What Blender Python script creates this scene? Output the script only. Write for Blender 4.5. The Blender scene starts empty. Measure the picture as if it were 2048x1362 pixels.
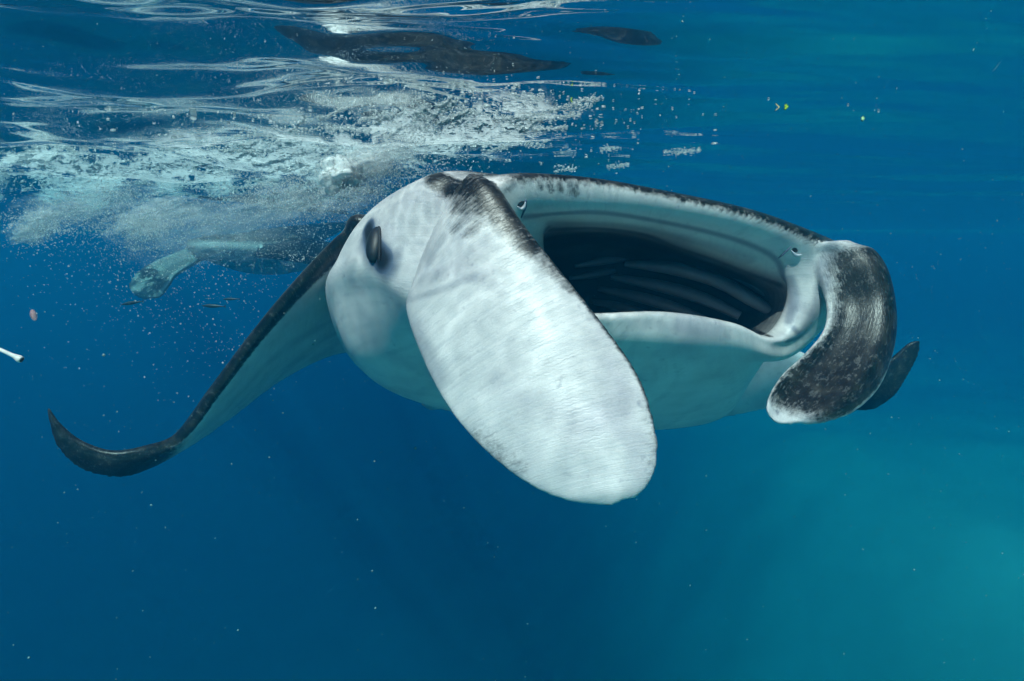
import bpy, bmesh, math, random
import numpy as np
from mathutils import Vector, Matrix, noise, kdtree

R = math.radians
random.seed(7)
rng = np.random.default_rng(7)
sc = bpy.context.scene
col = sc.collection

# ------------------------------------------------------------------ camera
F = 1220.0                      # focal length in pixels of the 2048 px wide photograph
HORIZON = 480.0                 # row of the horizon
CAM_Z = -0.42                   # the lens is 42 cm under the surface (surface is z = 0)
cam_d = bpy.data.cameras.new('camera')
cam = bpy.data.objects.new('camera', cam_d)
col.objects.link(cam)
cam_d.sensor_width = 36.0
cam_d.lens = 36.0 * F / 2048.0
cam_d.clip_start = 0.02
cam_d.clip_end = 2000.0
PITCH = math.atan((681 - HORIZON) / F)
cam.location = (0, 0, CAM_Z)
cam.rotation_euler = (math.pi / 2 - PITCH, 0, 0)
sc.camera = cam
CM = Matrix.Translation((0, 0, CAM_Z)) @ Matrix.Rotation(math.pi / 2 - PITCH, 4, 'X')
CMn = np.array(CM)

# ------------------------------------------------------------------ world and sun
SUN_EL, SUN_AZ = 52.0, 197.0    # azimuth measured clockwise from +Y (the view direction): sun behind the camera
w = bpy.data.worlds.new('World')
sc.world = w
w.use_nodes = True
nt = w.node_tree
bg = nt.nodes['Background']
sky = nt.nodes.new('ShaderNodeTexSky')
sky.sky_type = 'NISHITA'
sky.sun_disc = False
sky.sun_elevation = R(SUN_EL)
sky.sun_rotation = R(SUN_AZ)
nt.links.new(sky.outputs[0], bg.inputs[0])
bg.inputs[1].default_value = 0.12

sl = bpy.data.lights.new('sun', 'SUN')
sl.energy = 5.0
sl.angle = R(1.2)
sl.color = (1.0, 0.96, 0.9)
so = bpy.data.objects.new('sun', sl)
col.objects.link(so)
sd = Vector((math.sin(R(SUN_AZ)) * math.cos(R(SUN_EL)), math.cos(R(SUN_AZ)) * math.cos(R(SUN_EL)), math.sin(R(SUN_EL))))
so.rotation_euler = sd.to_track_quat('Z', 'Y').to_euler()
so.location = sd * 50

vs = sc.view_settings
vs.view_transform = 'Standard'
vs.look = 'None'
vs.gamma = 1.0
vs.use_curve_mapping = False
vs.exposure = 0.74

cy = sc.cycles
cy.use_denoising = True
cy.use_adaptive_sampling = True
cy.adaptive_threshold = 0.04
cy.adaptive_min_samples = 16
cy.max_bounces = 5
cy.caustics_reflective = False
cy.caustics_refractive = False
cy.diffuse_bounces = 2
cy.glossy_bounces = 4
cy.transmission_bounces = 4
cy.volume_bounces = 1
cy.transparent_max_bounces = 48
cy.sample_clamp_indirect = 6.0


# ------------------------------------------------------------------ helpers
def tag(o, label=None, cat=None, group=None, kind=None):
    if label: o['label'] = label
    if cat: o['category'] = cat
    if group: o['group'] = group
    if kind: o['kind'] = kind
    return o


def empty(name, loc):
    o = bpy.data.objects.new(name, None)
    o.empty_display_size = 0.1
    o.location = loc
    col.objects.link(o)
    return o


def mesh_obj(name, verts, faces, mat, parent=None, smooth=True):
    me = bpy.data.meshes.new(name)
    me.from_pydata([tuple(map(float, v)) for v in verts], [], [tuple(map(int, f)) for f in faces])
    me.materials.append(mat)
    if smooth:
        me.polygons.foreach_set('use_smooth', [True] * len(me.polygons))
    me.update()
    o = bpy.data.objects.new(name, me)
    col.objects.link(o)
    if parent is not None:
        o.parent = parent
        o.matrix_parent_inverse = Matrix.Translation(-parent.location)
    return o


def big_mesh(name, V, Q, mat, smooth=True):
    """fast mesh from numpy arrays; Q is (n, 3) or (n, 4)"""
    k = Q.shape[1]
    me = bpy.data.meshes.new(name)
    me.vertices.add(len(V))
    me.vertices.foreach_set('co', V.astype(np.float32).ravel())
    me.loops.add(Q.size)
    me.loops.foreach_set('vertex_index', Q.astype(np.int32).ravel())
    me.polygons.add(len(Q))
    me.polygons.foreach_set('loop_start', np.arange(0, Q.size, k, dtype=np.int32))
    me.polygons.foreach_set('use_smooth', np.full(len(Q), smooth))
    me.materials.append(mat)
    me.update(calc_edges=True)
    me.validate()
    o = bpy.data.objects.new(name, me)
    col.objects.link(o)
    return o


def cw(p):
    """camera-space (right, up, depth) -> world, numpy (..., 3)"""
    p = np.asarray(p, float)
    q = np.stack([p[..., 0], p[..., 1], -p[..., 2]], -1)
    return q @ CMn[:3, :3].T + CMn[:3, 3]


def cpx(px, py, d):
    """photo pixel at depth d -> camera space"""
    return np.array([(px - 1024) / F * d, (681 - py) / F * d, d])


def wpx(px, py, d):
    return Vector(cw(cpx(px, py, d)))


def on_surface(px, py, dz=0.0):
    """photo pixel above the horizon -> point on the mean water surface"""
    r = cw(cpx(px, py, 1.0)) - np.array([0, 0, CAM_Z])
    t = (dz - CAM_Z) / r[2]
    return Vector(np.array([0, 0, CAM_Z]) + r * t)


def crom(P, t, closed=False):
    """Catmull-Rom through key rows P (n, ...), t in key units"""
    P = np.asarray(P, float)
    n = len(P)
    t = np.asarray(t, float)
    i = np.floor(t).astype(int)
    if not closed:
        i = np.clip(i, 0, n - 2)
    f = t - i
    def g(k):
        return P[k % n] if closed else None
    if closed:
        p0, p1, p2, p3 = P[(i - 1) % n], P[i % n], P[(i + 1) % n], P[(i + 2) % n]
    else:
        ex = np.concatenate([[2 * P[0] - P[1]], P, [2 * P[-1] - P[-2]]])
        p0, p1, p2, p3 = ex[i], ex[i + 1], ex[i + 2], ex[i + 3]
    f = f.reshape(f.shape + (1,) * (P.ndim - 1))
    return 0.5 * (2 * p1 + (p2 - p0) * f + (2 * p0 - 5 * p1 + 4 * p2 - p3) * f ** 2 + (3 * p1 - p0 - 3 * p2 + p3) * f ** 3)


def sstep(a, b, x):
    t = np.clip((x - a) / (b - a), 0, 1)
    return t * t * (3 - 2 * t)


class Mat:
    """tiny node helper"""
    def __init__(s, name):
        s.m = bpy.data.materials.new(name)
        s.m.use_nodes = True
        s.t = s.m.node_tree
        s.b = s.t.nodes['Principled BSDF']
        s.out = s.t.nodes['Material Output']

    def n(s, typ, **kw):
        nd = s.t.nodes.new('ShaderNode' + typ)
        for k, v in kw.items():
            if k.startswith('i_'):
                key = k[2:]
                key = int(key) if key.isdigit() else key.replace('_', ' ')
                nd.inputs[key].default_value = v
            else:
                setattr(nd, k, v)
        return nd

    def l(s, a, b):
        s.t.links.new(a, b)

    def math(s, op, a, b=None, clamp=False):
        nd = s.n('Math', operation=op, use_clamp=clamp)
        for k, v in enumerate((a, b)):
            if v is None: continue
            if isinstance(v, (int, float)): nd.inputs[k].default_value = v
            else: s.l(v, nd.inputs[k])
        return nd.outputs[0]

    def ramp(s, fac, stops):
        nd = s.n('ValToRGB')
        el = nd.color_ramp.elements
        while len(el) < len(stops): el.new(0.5)
        for e, (p, c) in zip(el, stops):
            e.position = p
            e.color = (*c, 1) if len(c) == 3 else c
        s.l(fac, nd.inputs[0])
        return nd.outputs[0]

    def mix(s, fac, a, b, blend='MIX'):
        nd = s.n('Mix', data_type='RGBA', blend_type=blend)
        for k, v in ((0, fac), (6, a), (7, b)):
            if isinstance(v, (int, float)): nd.inputs[k].default_value = v
            elif isinstance(v, tuple): nd.inputs[k].default_value = (*v, 1)
            else: s.l(v, nd.inputs[k])
        return nd.outputs[2]


def simple_mat(name, colr, rough=0.5, **kw):
    m = Mat(name)
    tc = m.n('TexCoord')
    nz = m.n('TexNoise', i_Scale=kw.pop('scale', 60.0), i_Detail=4.0)
    m.l(tc.outputs['Object'], nz.inputs['Vector'])
    a = tuple(c * 0.75 for c in colr)
    b = tuple(min(1, c * 1.2) for c in colr)
    m.l(m.mix(nz.outputs['Fac'], a, b), m.b.inputs['Base Color'])
    m.b.inputs['Roughness'].default_value = rough
    for k, v in kw.items():
        m.b.inputs[k].default_value = v
    return m.m


# ------------------------------------------------------------------ water surface
def fbm2(x, y, seed, octaves=((1.0, 1.0),)):
    """smooth value-noise from summed random sines (vectorised)"""
    r = np.random.default_rng(seed)
    out = np.zeros_like(x)
    for k, a in octaves:
        for _ in range(7):
            th = r.uniform(0, 2 * math.pi)
            kk = k * r.uniform(0.7, 1.35)
            out += a / 2.6 * np.sin(kk * (x * math.cos(th) + y * math.sin(th)) * 2 * math.pi + r.uniform(0, 6.283))
    return out


def wave(x, y):
    """height of the water surface; crests run mostly left-right and climb a little to the right"""
    u = x * 0.985 + y * 0.17      # along crests
    v = y - x * 0.16 + 0.10 * np.sin(x * 1.3 + 0.4)
    left = 1 - sstep(-0.6, 0.55, x - 0.12 * y)
    z = (0.010 + 0.026 * left) * np.sin(v * 2 * math.pi / 1.45 + 0.6 * np.sin(u * 0.9 + 1.0) + 0.5)
    z += (0.005 + 0.013 * left) * np.sin(v * 2 * math.pi / 0.71 + 0.9 * np.sin(u * 1.7) + 1.9)
    z += (0.003 + 0.019 * left) * fbm2(u * 0.5, v, 3, ((1.6, 1.0), (3.2, 0.5)))
    # small ripples, fewer on the calm right-hand side
    z += (0.2 + 0.8 * left) * 0.0034 * fbm2(u * 0.45, v, 5, ((6.0, 1.0), (11.0, 0.4)))
    return z


def axis(a, b, fine, n, power=2.2):
    t = np.linspace(-1, 1, n)
    return t


wm = Mat('water_surface')
tc = wm.n('TexCoord')
fr = wm.n('Fresnel', i_IOR=1.333)
fn = wm.n('CombineXYZ', i_2=1.0)      # mean (level) surface decides between mirror and window
wm.l(fn.outputs[0], fr.inputs['Normal'])
gl = wm.n('BsdfGlossy', i_Roughness=0.0)
gl.inputs['Color'].default_value = (0.97, 0.97, 0.97, 1)
tr = wm.n('BsdfTransparent')
# bright net painted into the transparent colour imitates sunlight focused by wavelets
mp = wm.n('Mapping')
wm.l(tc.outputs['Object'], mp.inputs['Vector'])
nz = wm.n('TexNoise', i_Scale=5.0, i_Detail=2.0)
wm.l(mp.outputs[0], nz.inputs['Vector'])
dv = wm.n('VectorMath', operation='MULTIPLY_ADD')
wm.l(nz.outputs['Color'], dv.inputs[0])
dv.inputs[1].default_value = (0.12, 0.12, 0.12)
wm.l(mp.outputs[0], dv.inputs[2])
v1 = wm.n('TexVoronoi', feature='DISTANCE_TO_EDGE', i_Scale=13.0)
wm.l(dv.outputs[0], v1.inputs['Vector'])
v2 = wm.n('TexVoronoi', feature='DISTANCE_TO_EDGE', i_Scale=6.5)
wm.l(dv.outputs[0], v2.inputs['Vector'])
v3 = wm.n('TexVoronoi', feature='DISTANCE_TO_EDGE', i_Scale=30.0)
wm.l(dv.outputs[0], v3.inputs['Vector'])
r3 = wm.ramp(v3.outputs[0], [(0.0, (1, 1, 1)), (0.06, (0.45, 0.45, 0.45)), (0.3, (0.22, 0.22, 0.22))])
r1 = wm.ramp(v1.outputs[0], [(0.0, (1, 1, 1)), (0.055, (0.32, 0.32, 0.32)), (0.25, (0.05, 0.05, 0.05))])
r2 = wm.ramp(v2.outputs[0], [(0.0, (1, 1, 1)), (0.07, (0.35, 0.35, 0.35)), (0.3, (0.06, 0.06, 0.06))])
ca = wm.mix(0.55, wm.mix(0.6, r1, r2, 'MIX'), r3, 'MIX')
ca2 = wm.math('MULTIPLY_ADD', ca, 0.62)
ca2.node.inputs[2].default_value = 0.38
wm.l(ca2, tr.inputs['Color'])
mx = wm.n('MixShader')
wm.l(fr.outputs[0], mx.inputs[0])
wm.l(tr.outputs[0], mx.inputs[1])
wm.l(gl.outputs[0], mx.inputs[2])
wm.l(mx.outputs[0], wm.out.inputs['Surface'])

nx, ny = 470, 540
tx = np.linspace(-1, 1, nx)
gx = 3.2 * tx + 116.0 * tx ** 9
ty = np.linspace(-0.55, 1, ny)
gy = 1.9 + 5.0 * (ty - 0.22) + 112.0 * np.sign(ty - 0.22) * np.abs(ty - 0.22) ** 7
GX, GY = np.meshgrid(gx, gy)
far = np.clip(1.6 - np.hypot(GX, GY - 2) / 22.0, 0.25, 1)
GZ = wave(GX, GY) * far
V = np.stack([GX, GY, GZ], -1).reshape(-1, 3)
i = np.arange(ny - 1)[:, None] * nx + np.arange(nx - 1)[None]
Q = np.stack([i, i + 1, i + nx + 1, i + nx], -1).reshape(-1, 4)
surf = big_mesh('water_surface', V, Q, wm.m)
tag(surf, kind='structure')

# ------------------------------------------------------------------ seabed
sm = Mat('sand')
tc = sm.n('TexCoord')
n1 = sm.n('TexNoise', i_Scale=0.35, i_Detail=6.0)
sm.l(tc.outputs['Object'], n1.inputs['Vector'])
n2 = sm.n('TexNoise', i_Scale=14.0, i_Detail=5.0)
sm.l(tc.outputs['Object'], n2.inputs['Vector'])
cs = sm.ramp(n1.outputs['Fac'], [(0.35, (0.32, 0.50, 0.42)), (0.62, (0.42, 0.62, 0.53))])
cs = sm.mix(0.06, cs, n2.outputs['Color'], 'OVERLAY')
sm.l(cs, sm.b.inputs['Base Color'])
sm.b.inputs['Roughness'].default_value = 0.9
nx, ny = 220, 220
t = np.linspace(-1, 1, nx)
gx = 25 * t + 85 * t ** 5
GX, GY = np.meshgrid(gx, gx + 6)
ye = GY - 0.22 * np.clip(GX, -6, 9)
GZ = -3.0 - 16.5 * sstep(0.3, 6.5, ye) * (1 - 0.79 * sstep(-1.5, 11.0, GX)) - 1.5 * sstep(8.5, 30, ye) + 0.16 * fbm2(GX, GY, 11, ((0.06, 1.5), (0.2, 0.5)))  # unseen shelf under the camera, shaped and greened to bounce light onto the belly
V = np.stack([GX, GY, GZ], -1).reshape(-1, 3)
i = np.arange(ny - 1)[:, None] * nx + np.arange(nx - 1)[None]
Q = np.stack([i, i + 1, i + nx + 1, i + nx], -1).reshape(-1, 4)
bed = big_mesh('seabed', V, Q, sm.m)
tag(bed, kind='structure')

# ------------------------------------------------------------------ the water itself
HX = 105.0
hz = Mat('water_volume')
hz.t.nodes.remove(hz.b)
pv = hz.n('VolumePrincipled')
pv.inputs['Color'].default_value = (0.005, 0.115, 0.235, 1)
pv.inputs['Absorption Color'].default_value = (0.0, 0.50, 0.67, 1)
pv.inputs['Density'].default_value = 0.205
pv.inputs['Density Attribute'].default_value = ''
hz.m.cycles.homogeneous_volume = True
pv.inputs['Anisotropy'].default_value = 0.35
hz.l(pv.outputs[0], hz.out.inputs['Volume'])
v = [(x, y, z) for z in (-24.0, 0.16) for y in (-HX, HX + 6) for x in (-HX, HX)]
haze = mesh_obj('haze', v, [(0, 2, 3, 1), (4, 5, 7, 6), (0, 1, 5, 4), (2, 6, 7, 3), (0, 4, 6, 2), (1, 3, 7, 5)], hz.m, smooth=False)
tag(haze, 'clear blue sea water filling the whole view', 'water', kind='stuff')

# ------------------------------------------------------------------ manta ray in front
# Its own frame: T runs from its right side to its left side, b is the distance behind the lip plane.
TX, TD = 0.92, 0.385
C0 = 1.067
TMID = 0.88


def q(px, py, b):
    """pixel on a plane b metres behind the lip plane"""
    d = (C0 + b) / (TX - TD * (px - 1024) / F)
    return cpx(px, py, d)


def m(t, b, y):
    h = -C0 - b
    return np.array([TX * t + TD * h, y, TD * t - TX * h])


def ell(b, y, hw, hh, K=12, p=1.0):
    out = []
    for k in range(K):
        a = 2 * math.pi * k / K
        # key 0 top, 3 near side (-t), 6 bottom, 9 far side
        out.append(m(TMID - hw * math.sin(a), b, y + hh * math.cos(a)))
    return np.array(out)


rings = [
    ell(2.35, -0.36, 0.012, 0.012),
    ell(2.10, -0.33, 0.06, 0.04),
    ell(1.70, -0.12, 0.30, 0.14),
    ell(1.15, 0.03, 0.60, 0.30),
    np.array([m(.88, .62, .385), m(.52, .55, .36), q(742, 442, .50), q(668, 535, .55), q(660, 612, .58), q(775, 775, .62),
              q(1130, 858, .72), q(1400, 846, .80), m(1.52, .70, -.14), m(1.60, .62, .08), m(1.46, .55, .25), m(1.16, .58, .345)]),
    np.array([m(.88, .26, .365), m(.57, .25, .362), q(853, 352, .21), q(752, 478, .25), q(738, 570, .30), q(860, 720, .36),
              q(1290, 780, .28), q(1480, 782, .32), m(1.48, .38, .02), m(1.51, .30, .15), m(1.44, .25, .26), m(1.2, .25, .335)]),
    np.array([m(.88, .12, .343), m(.60, .12, .352), q(925, 362, .13), q(862, 470, .15), q(835, 598, .16), q(980, 690, .17),
              q(1310, 700, .085), q(1470, 714, .09), q(1575, 716, .11), q(1672, 620, .12), q(1722, 520, .09), m(1.2, .12, .312)]),
    np.array([q(1330, 381, .015), q(1130, 350, .015), q(990, 360, .02), q(975, 460, .06), q(1010, 585, .08), q(1130, 640, .065),
              q(1330, 637, .045), q(1470, 659, .045), q(1572, 690, .06), q(1655, 615, .04), q(1700, 515, .02), q(1550, 434, .01)]),
    np.array([q(1330, 398, -.004), q(1140, 366, -.004), q(1018, 382, .01), q(1008, 480, .05), q(1040, 590, .065), q(1150, 624, .075),
              q(1330, 623, .065), q(1465, 645, .065), q(1556, 678, .05), q(1620, 610, .03), q(1655, 520, .005), q(1540, 452, -.004)]),
    np.array([q(1310, 436, .03), q(1160, 424, .03), q(1055, 432, .045), q(1045, 500, .07), q(1075, 590, .09), q(1165, 634, .11),
              q(1330, 636, .115), q(1455, 654, .11), q(1532, 668, .10), q(1574, 598, .07), q(1560, 530, .055), q(1475, 479, .04)]),
    np.array([q(1300, 474, .13), q(1180, 460, .13), q(1095, 462, .14), q(1085, 520, .15), q(1110, 600, .16), q(1190, 660, .22),
              q(1320, 672, .22), q(1430, 682, .21), q(1508, 676, .16), q(1556, 618, .14), q(1545, 570, .13), q(1435, 523, .13)]),
    ell(.42, .12, .36, .15),
    ell(.70, .06, .24, .11),
    ell(.95, 0.0, .02, .02),
]
rings = np.array(rings)


def grid_faces(ns, nt, closed_t=True, off=0):
    F_ = []
    for s in range(ns - 1):
        for t_ in range(nt if closed_t else nt - 1):
            a = s * nt + t_
            b_ = s * nt + (t_ + 1) % nt
            F_.append((off + a, off + b_, off + b_ + nt, off + a + nt))
    return F_


class Parts:
    """collects closed surfaces with a pigment value and two skin coordinates per vertex"""
    def __init__(s):
        s.V, s.F, s.dark, s.u, s.v, s.g = [], [], [], [], [], []
        s.n = 0

    def add(s, G, dark, u, v, cap0=True, cap1=True, gul=0.0):
        ns, nt_ = G.shape[:2]
        off = s.n
        s.V.append(G.reshape(-1, 3))
        f = grid_faces(ns, nt_, True, off)
        if cap0: f.append(tuple(off + k for k in range(nt_))[::-1])
        if cap1: f.append(tuple(off + (ns - 1) * nt_ + k for k in range(nt_)))
        s.F += f
        for arr, val in ((s.dark, dark), (s.u, u), (s.v, v), (s.g, gul)):
            arr.append(np.broadcast_to(val, (ns, nt_)).reshape(-1))
        s.n += ns * nt_

    def arrays(s):
        return (np.concatenate(s.V), s.F, np.concatenate(s.dark), np.concatenate(s.u), np.concatenate(s.v))


def loft_rings(rings, ns, nt_):
    tt = np.arange(nt_) / nt_ * rings.shape[1]
    a = crom(rings.transpose(1, 0, 2), tt, closed=True)      # (nt, S, 3)
    ss = np.linspace(0, rings.shape[0] - 1, ns)
    b = crom(a.transpose(1, 0, 2), ss)                       # (ns, nt, 3)
    return b, np.broadcast_to(ss[:, None], (ns, nt_)), np.broadcast_to(tt[None], (ns, nt_))


def foil(le, te, thick, nspan, nch, camber=0.0, tip_pow=1.0, nose=0.55, up=(0, 1, 0)):
    """wing from leading/trailing edge keys (camera space) and thickness keys; returns grid, span 0..n-1, chord, side"""
    le, te, thick = np.array(le), np.array(te), np.array(thick, float)
    ss = np.linspace(0, len(le) - 1, nspan)
    L, T_, H = crom(le, ss), crom(te, ss), np.maximum(crom(thick, ss), 0.002)
    a = np.arange(nch) / nch * 2 * math.pi
    c = 0.5 - 0.5 * np.cos(a)                   # 0 at leading edge, 1 at trailing edge
    side = np.sin(a)                            # + dorsal, - ventral
    prof = np.sign(side) * (np.abs(side) ** 0.8) * (1 - c) ** nose
    dL = np.gradient(0.5 * (L + T_), axis=0)
    ch = T_ - L
    nrm = np.cross(dL, ch)
    nrm /= np.linalg.norm(nrm, axis=1)[:, None] + 1e-9
    s0 = np.sign(nrm[0] @ np.array(up)) or 1.0
    nrm *= s0
    # smooth normals along the span
    for _ in range(6):
        nrm[1:-1] = (nrm[:-2] + nrm[1:-1] * 2 + nrm[2:]) / 4
    nrm /= np.linalg.norm(nrm, axis=1)[:, None] + 1e-9
    chl = np.linalg.norm(ch, axis=1)
    G = L[:, None] + ch[:, None] * c[None, :, None]
    G = G + nrm[:, None] * (prof[None] * H[:, None] * 0.5)[..., None]
    if camber:
        G = G + nrm[:, None] * (4 * c * (1 - c) * camber)[None, :, None] * chl[:, None, None]
    return G, np.broadcast_to(ss[:, None], G.shape[:2]), np.broadcast_to(c[None], G.shape[:2]), np.broadcast_to(side[None], G.shape[:2])


def paddle(A, B, depthA, depthB, thick, nspan, nch, bow, roll=0.0):
    """lobe from two outlines A, B (pixel lists) with depths; bow pushes the middle towards the camera"""
    le = np.array([cpx(x, y, d) for (x, y), d in zip(A, depthA)])
    te = np.array([cpx(x, y, d) for (x, y), d in zip(B, depthB)])
    th = np.array(thick, float)
    ss = np.linspace(0, len(le) - 1, nspan)
    L, T_, H = crom(le, ss), crom(te, ss), np.maximum(crom(th, ss), 0.004)
    bw = crom(np.array(bow, float), ss)
    a = np.arange(nch) / nch * 2 * math.pi
    c = 0.5 - 0.5 * np.cos(a)
    side = np.sin(a)
    prof = np.sign(side) * np.abs(side) ** 0.45
    ch = T_ - L
    dL = np.gradient(0.5 * (L + T_), axis=0)
    nrm = np.cross(dL, ch)
    nrm /= np.linalg.norm(nrm, axis=1)[:, None] + 1e-9
    nrm *= -np.sign(nrm[:, 2:3])               # towards the camera
    for _ in range(8):
        nrm[1:-1] = (nrm[:-2] + nrm[1:-1] * 2 + nrm[2:]) / 4
    nrm /= np.linalg.norm(nrm, axis=1)[:, None] + 1e-9
    G = L[:, None] + ch[:, None] * c[None, :, None]
    G = G + nrm[:, None] * (prof[None] * H[:, None] * 0.5 + (4 * c * (1 - c))[None] * bw[:, None]
                            - roll * (np.sin(2 * math.pi * c))[None] * np.sin(math.pi * np.clip(ss / (len(le) - 1), 0, 1))[:, None])[..., None]
    return G, np.broadcast_to(ss[:, None], G.shape[:2]), np.broadcast_to(c[None], G.shape[:2]), np.broadcast_to(side[None], G.shape[:2])


P = Parts()
# --- body, head and mouth in one skin
G, S, Tk = loft_rings(rings, 150, 220)
ang = np.minimum(Tk, 12 - Tk)                     # 0 on the top line, 6 underneath
dark = 1 - sstep(1.9, 2.7, ang + 0.25 * (Tk > 6))
far_side = (Tk > 6)
dark = np.where((S >= 4.3) & (S < 7.8), 1 - sstep(1.5, 2.2, ang), dark)
lip = np.exp(-((S - 7.3) / 0.35) ** 2)
dark = np.where(S > 7.0, dark * (1 - sstep(7.45, 8.35, S)), dark)
# lower lip edge is a thin dark line
dark = np.maximum(dark, np.exp(-((S - 8.0) / 0.22) ** 2) * sstep(4.2, 4.8, ang) * 0.95)
# the gullet is dark; shade is painted forward over the lip band
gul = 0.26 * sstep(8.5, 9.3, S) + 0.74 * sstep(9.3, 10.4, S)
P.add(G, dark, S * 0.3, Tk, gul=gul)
# --- right wing (left in the picture)
LE = [m(.62, .55, .12), cpx(742, 446, 1.60), cpx(690, 470, 1.63), cpx(645, 512, 1.66), cpx(582, 582, 1.70), cpx(512, 668, 1.76), cpx(437, 770, 1.83), cpx(365, 868, 1.90),
      cpx(293, 893, 1.93), cpx(224, 902, 1.92), cpx(163, 882, 1.90), cpx(120, 846, 1.88), cpx(97, 813, 1.87)]
TE = [m(.70, 1.9, -.22), cpx(800, 695, 3.1), cpx(715, 704, 2.95), cpx(652, 717, 2.80), cpx(560, 764, 2.6), cpx(470, 832, 2.38), cpx(396, 884, 2.2), cpx(330, 922, 2.06),
      cpx(276, 948, 2.00), cpx(228, 956, 1.97), cpx(160, 938, 1.94), cpx(112, 892, 1.90), cpx(93, 822, 1.88)]
TH = [.22, .17, .13, .105, .092, .082, .074, .062, .052, .044, .036, .024, .008]
G, S, C, SD = foil(LE, TE, TH, 320, 200)
ven = 1 - sstep(-0.12, 0.05, SD)
d_ = 1 - ven * sstep(0.035, 0.06, C - 0.02 * np.exp(-(S - 1) ** 2))
d_ = np.maximum(d_, sstep(6.6, 7.5, S))
P.add(G, d_, C * 3, S)
# --- left wing, mostly behind the head
LE = [m(1.3, .6, .08), m(1.50, .70, .05), m(1.85, .95, .03), cpx(1590, 700, 2.62), cpx(1655, 735, 2.64), cpx(1708, 758, 2.64), cpx(1752, 742, 2.62), cpx(1790, 710, 2.60), cpx(1818, 686, 2.58), cpx(1838, 680, 2.57)]
TE = [m(1.2, 1.9, -.22), cpx(1330, 830, 2.95), cpx(1440, 836, 2.9), cpx(1550, 816, 2.86), cpx(1660, 814, 2.82), cpx(1735, 822, 2.75), cpx(1785, 797, 2.68), cpx(1815, 755, 2.63), cpx(1837, 712, 2.59), cpx(1842, 684, 2.57)]
TH = [.2, .15, .11, .09, .075, .06, .05, .04, .028, .008]
G, S, C, SD = foil(LE, TE, TH, 110, 90)
ven = 1 - sstep(-0.12, 0.05, SD)
d_ = np.where(S < 3.7, sstep(0.1, 0.4, SD), 1 - ven * sstep(0.035, 0.06, C))
d_ = np.maximum(d_, sstep(3.7, 4.4, S))
P.add(G, d_, C * 3, S)
# --- right cephalic lobe, unrolled, closest to the lens
A = [(872, 540), (840, 585), (817, 622), (848, 720), (893, 808), (945, 876), (1012, 938), (1085, 985), (1148, 1005), (1204, 1012)]
B = [(960, 350), (992, 372), (1048, 450), (1122, 542), (1202, 642), (1276, 748), (1311, 852), (1314, 930), (1284, 986), (1222, 1011)]
dA = [1.24, 1.21, 1.185, 1.14, 1.10, 1.06, 1.02, .99, .97, .96]
dB = [1.16, 1.135, 1.11, 1.08, 1.05, 1.02, .99, .97, .96, .955]
G, S, C, SD = paddle(A, B, dA, dB, [.075, .07, .05, .036, .028, .024,   .021, .018, .016, .013], 200, 160,
                     [.0, .01, .02, .03, .035, .035, .03, .02, .012, 0])
front = sstep(0.0, 0.3, SD)
# dark margin along the upper front edge and a freckled patch near the lower back edge
d_ = sstep(0.0, 1.0, (C - (0.70 + 0.085 * np.clip(S - 1, 0, 9))) / 0.34) * (1 - sstep(3.0, 6.5, S)) * 0.97
d_ = np.maximum(d_, sstep(0.965, 0.995, C) * (1 - sstep(5.5, 8.0, S)) * 0.9)
d_ = np.maximum(d_, 0.42 * np.exp(-((S - 5.6) / 1.0) ** 2) * (1 - sstep(0.03, 0.24, C)))
d_ = np.maximum(d_, 0.36 * np.exp(-((S - 6.7) / 1.1) ** 2) * sstep(0.86, 0.97, C))
d_ = np.maximum(d_, (1 - sstep(-0.75, -0.4, SD)) * 0.9)       # the back of the lobe is dark
lobe_near = (P.n, P.n + G.shape[0] * G.shape[1])
P.add(G, d_, C, S + 40)
# --- left cephalic lobe, half rolled, on the far side of the mouth
A = [(1590, 490), (1618, 515), (1640, 565), (1654, 614), (1646, 662), (1608, 708), (1566, 746), (1541, 783), (1532, 814), (1542, 836), (1565, 846)]
B = [(1690, 482), (1736, 502), (1770, 538), (1786, 598), (1790, 660), (1780, 722), (1755, 780), (1708, 825), (1650, 846), (1605, 851), (1575, 849)]
dA = [1.50, 1.50, 1.48, 1.46, 1.43, 1.40, 1.37, 1.34, 1.32, 1.31, 1.305]
dB = [1.50, 1.50, 1.48, 1.47, 1.45, 1.42, 1.38, 1.34, 1.32, 1.31, 1.305]
G, S, C, SD = paddle(A, B, dA, dB, [.08, .065, .042, .032, .027, .024, .021, .019, .016, .012, .008], 130, 100,
                     [.0, .012, .020, .022, .020, .014, .008, .002, 0, 0, 0], roll=0.022)
d_ = 0.32 + 0.68 * sstep(-0.04, 0.30, C + 0.05 * (S - 2.5))
d_ = d_ * (1 - 0.62 * sstep(0.93, 1.0, C)) * (1 - 0.5 * (1 - sstep(0.0, 0.05, C)))
d_ = d_ * (1 - sstep(7.6, 9.4, S + 0.9 * (1 - C)))
d_ = d_ * (0.25 + 0.75 * sstep(0.3, 2.2, S + 0.6 * C))
P.add(G, d_, S * 0.55, C * 2.2 + 80)

PV, PF, Pd, Pu, Pv = P.arrays()


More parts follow.
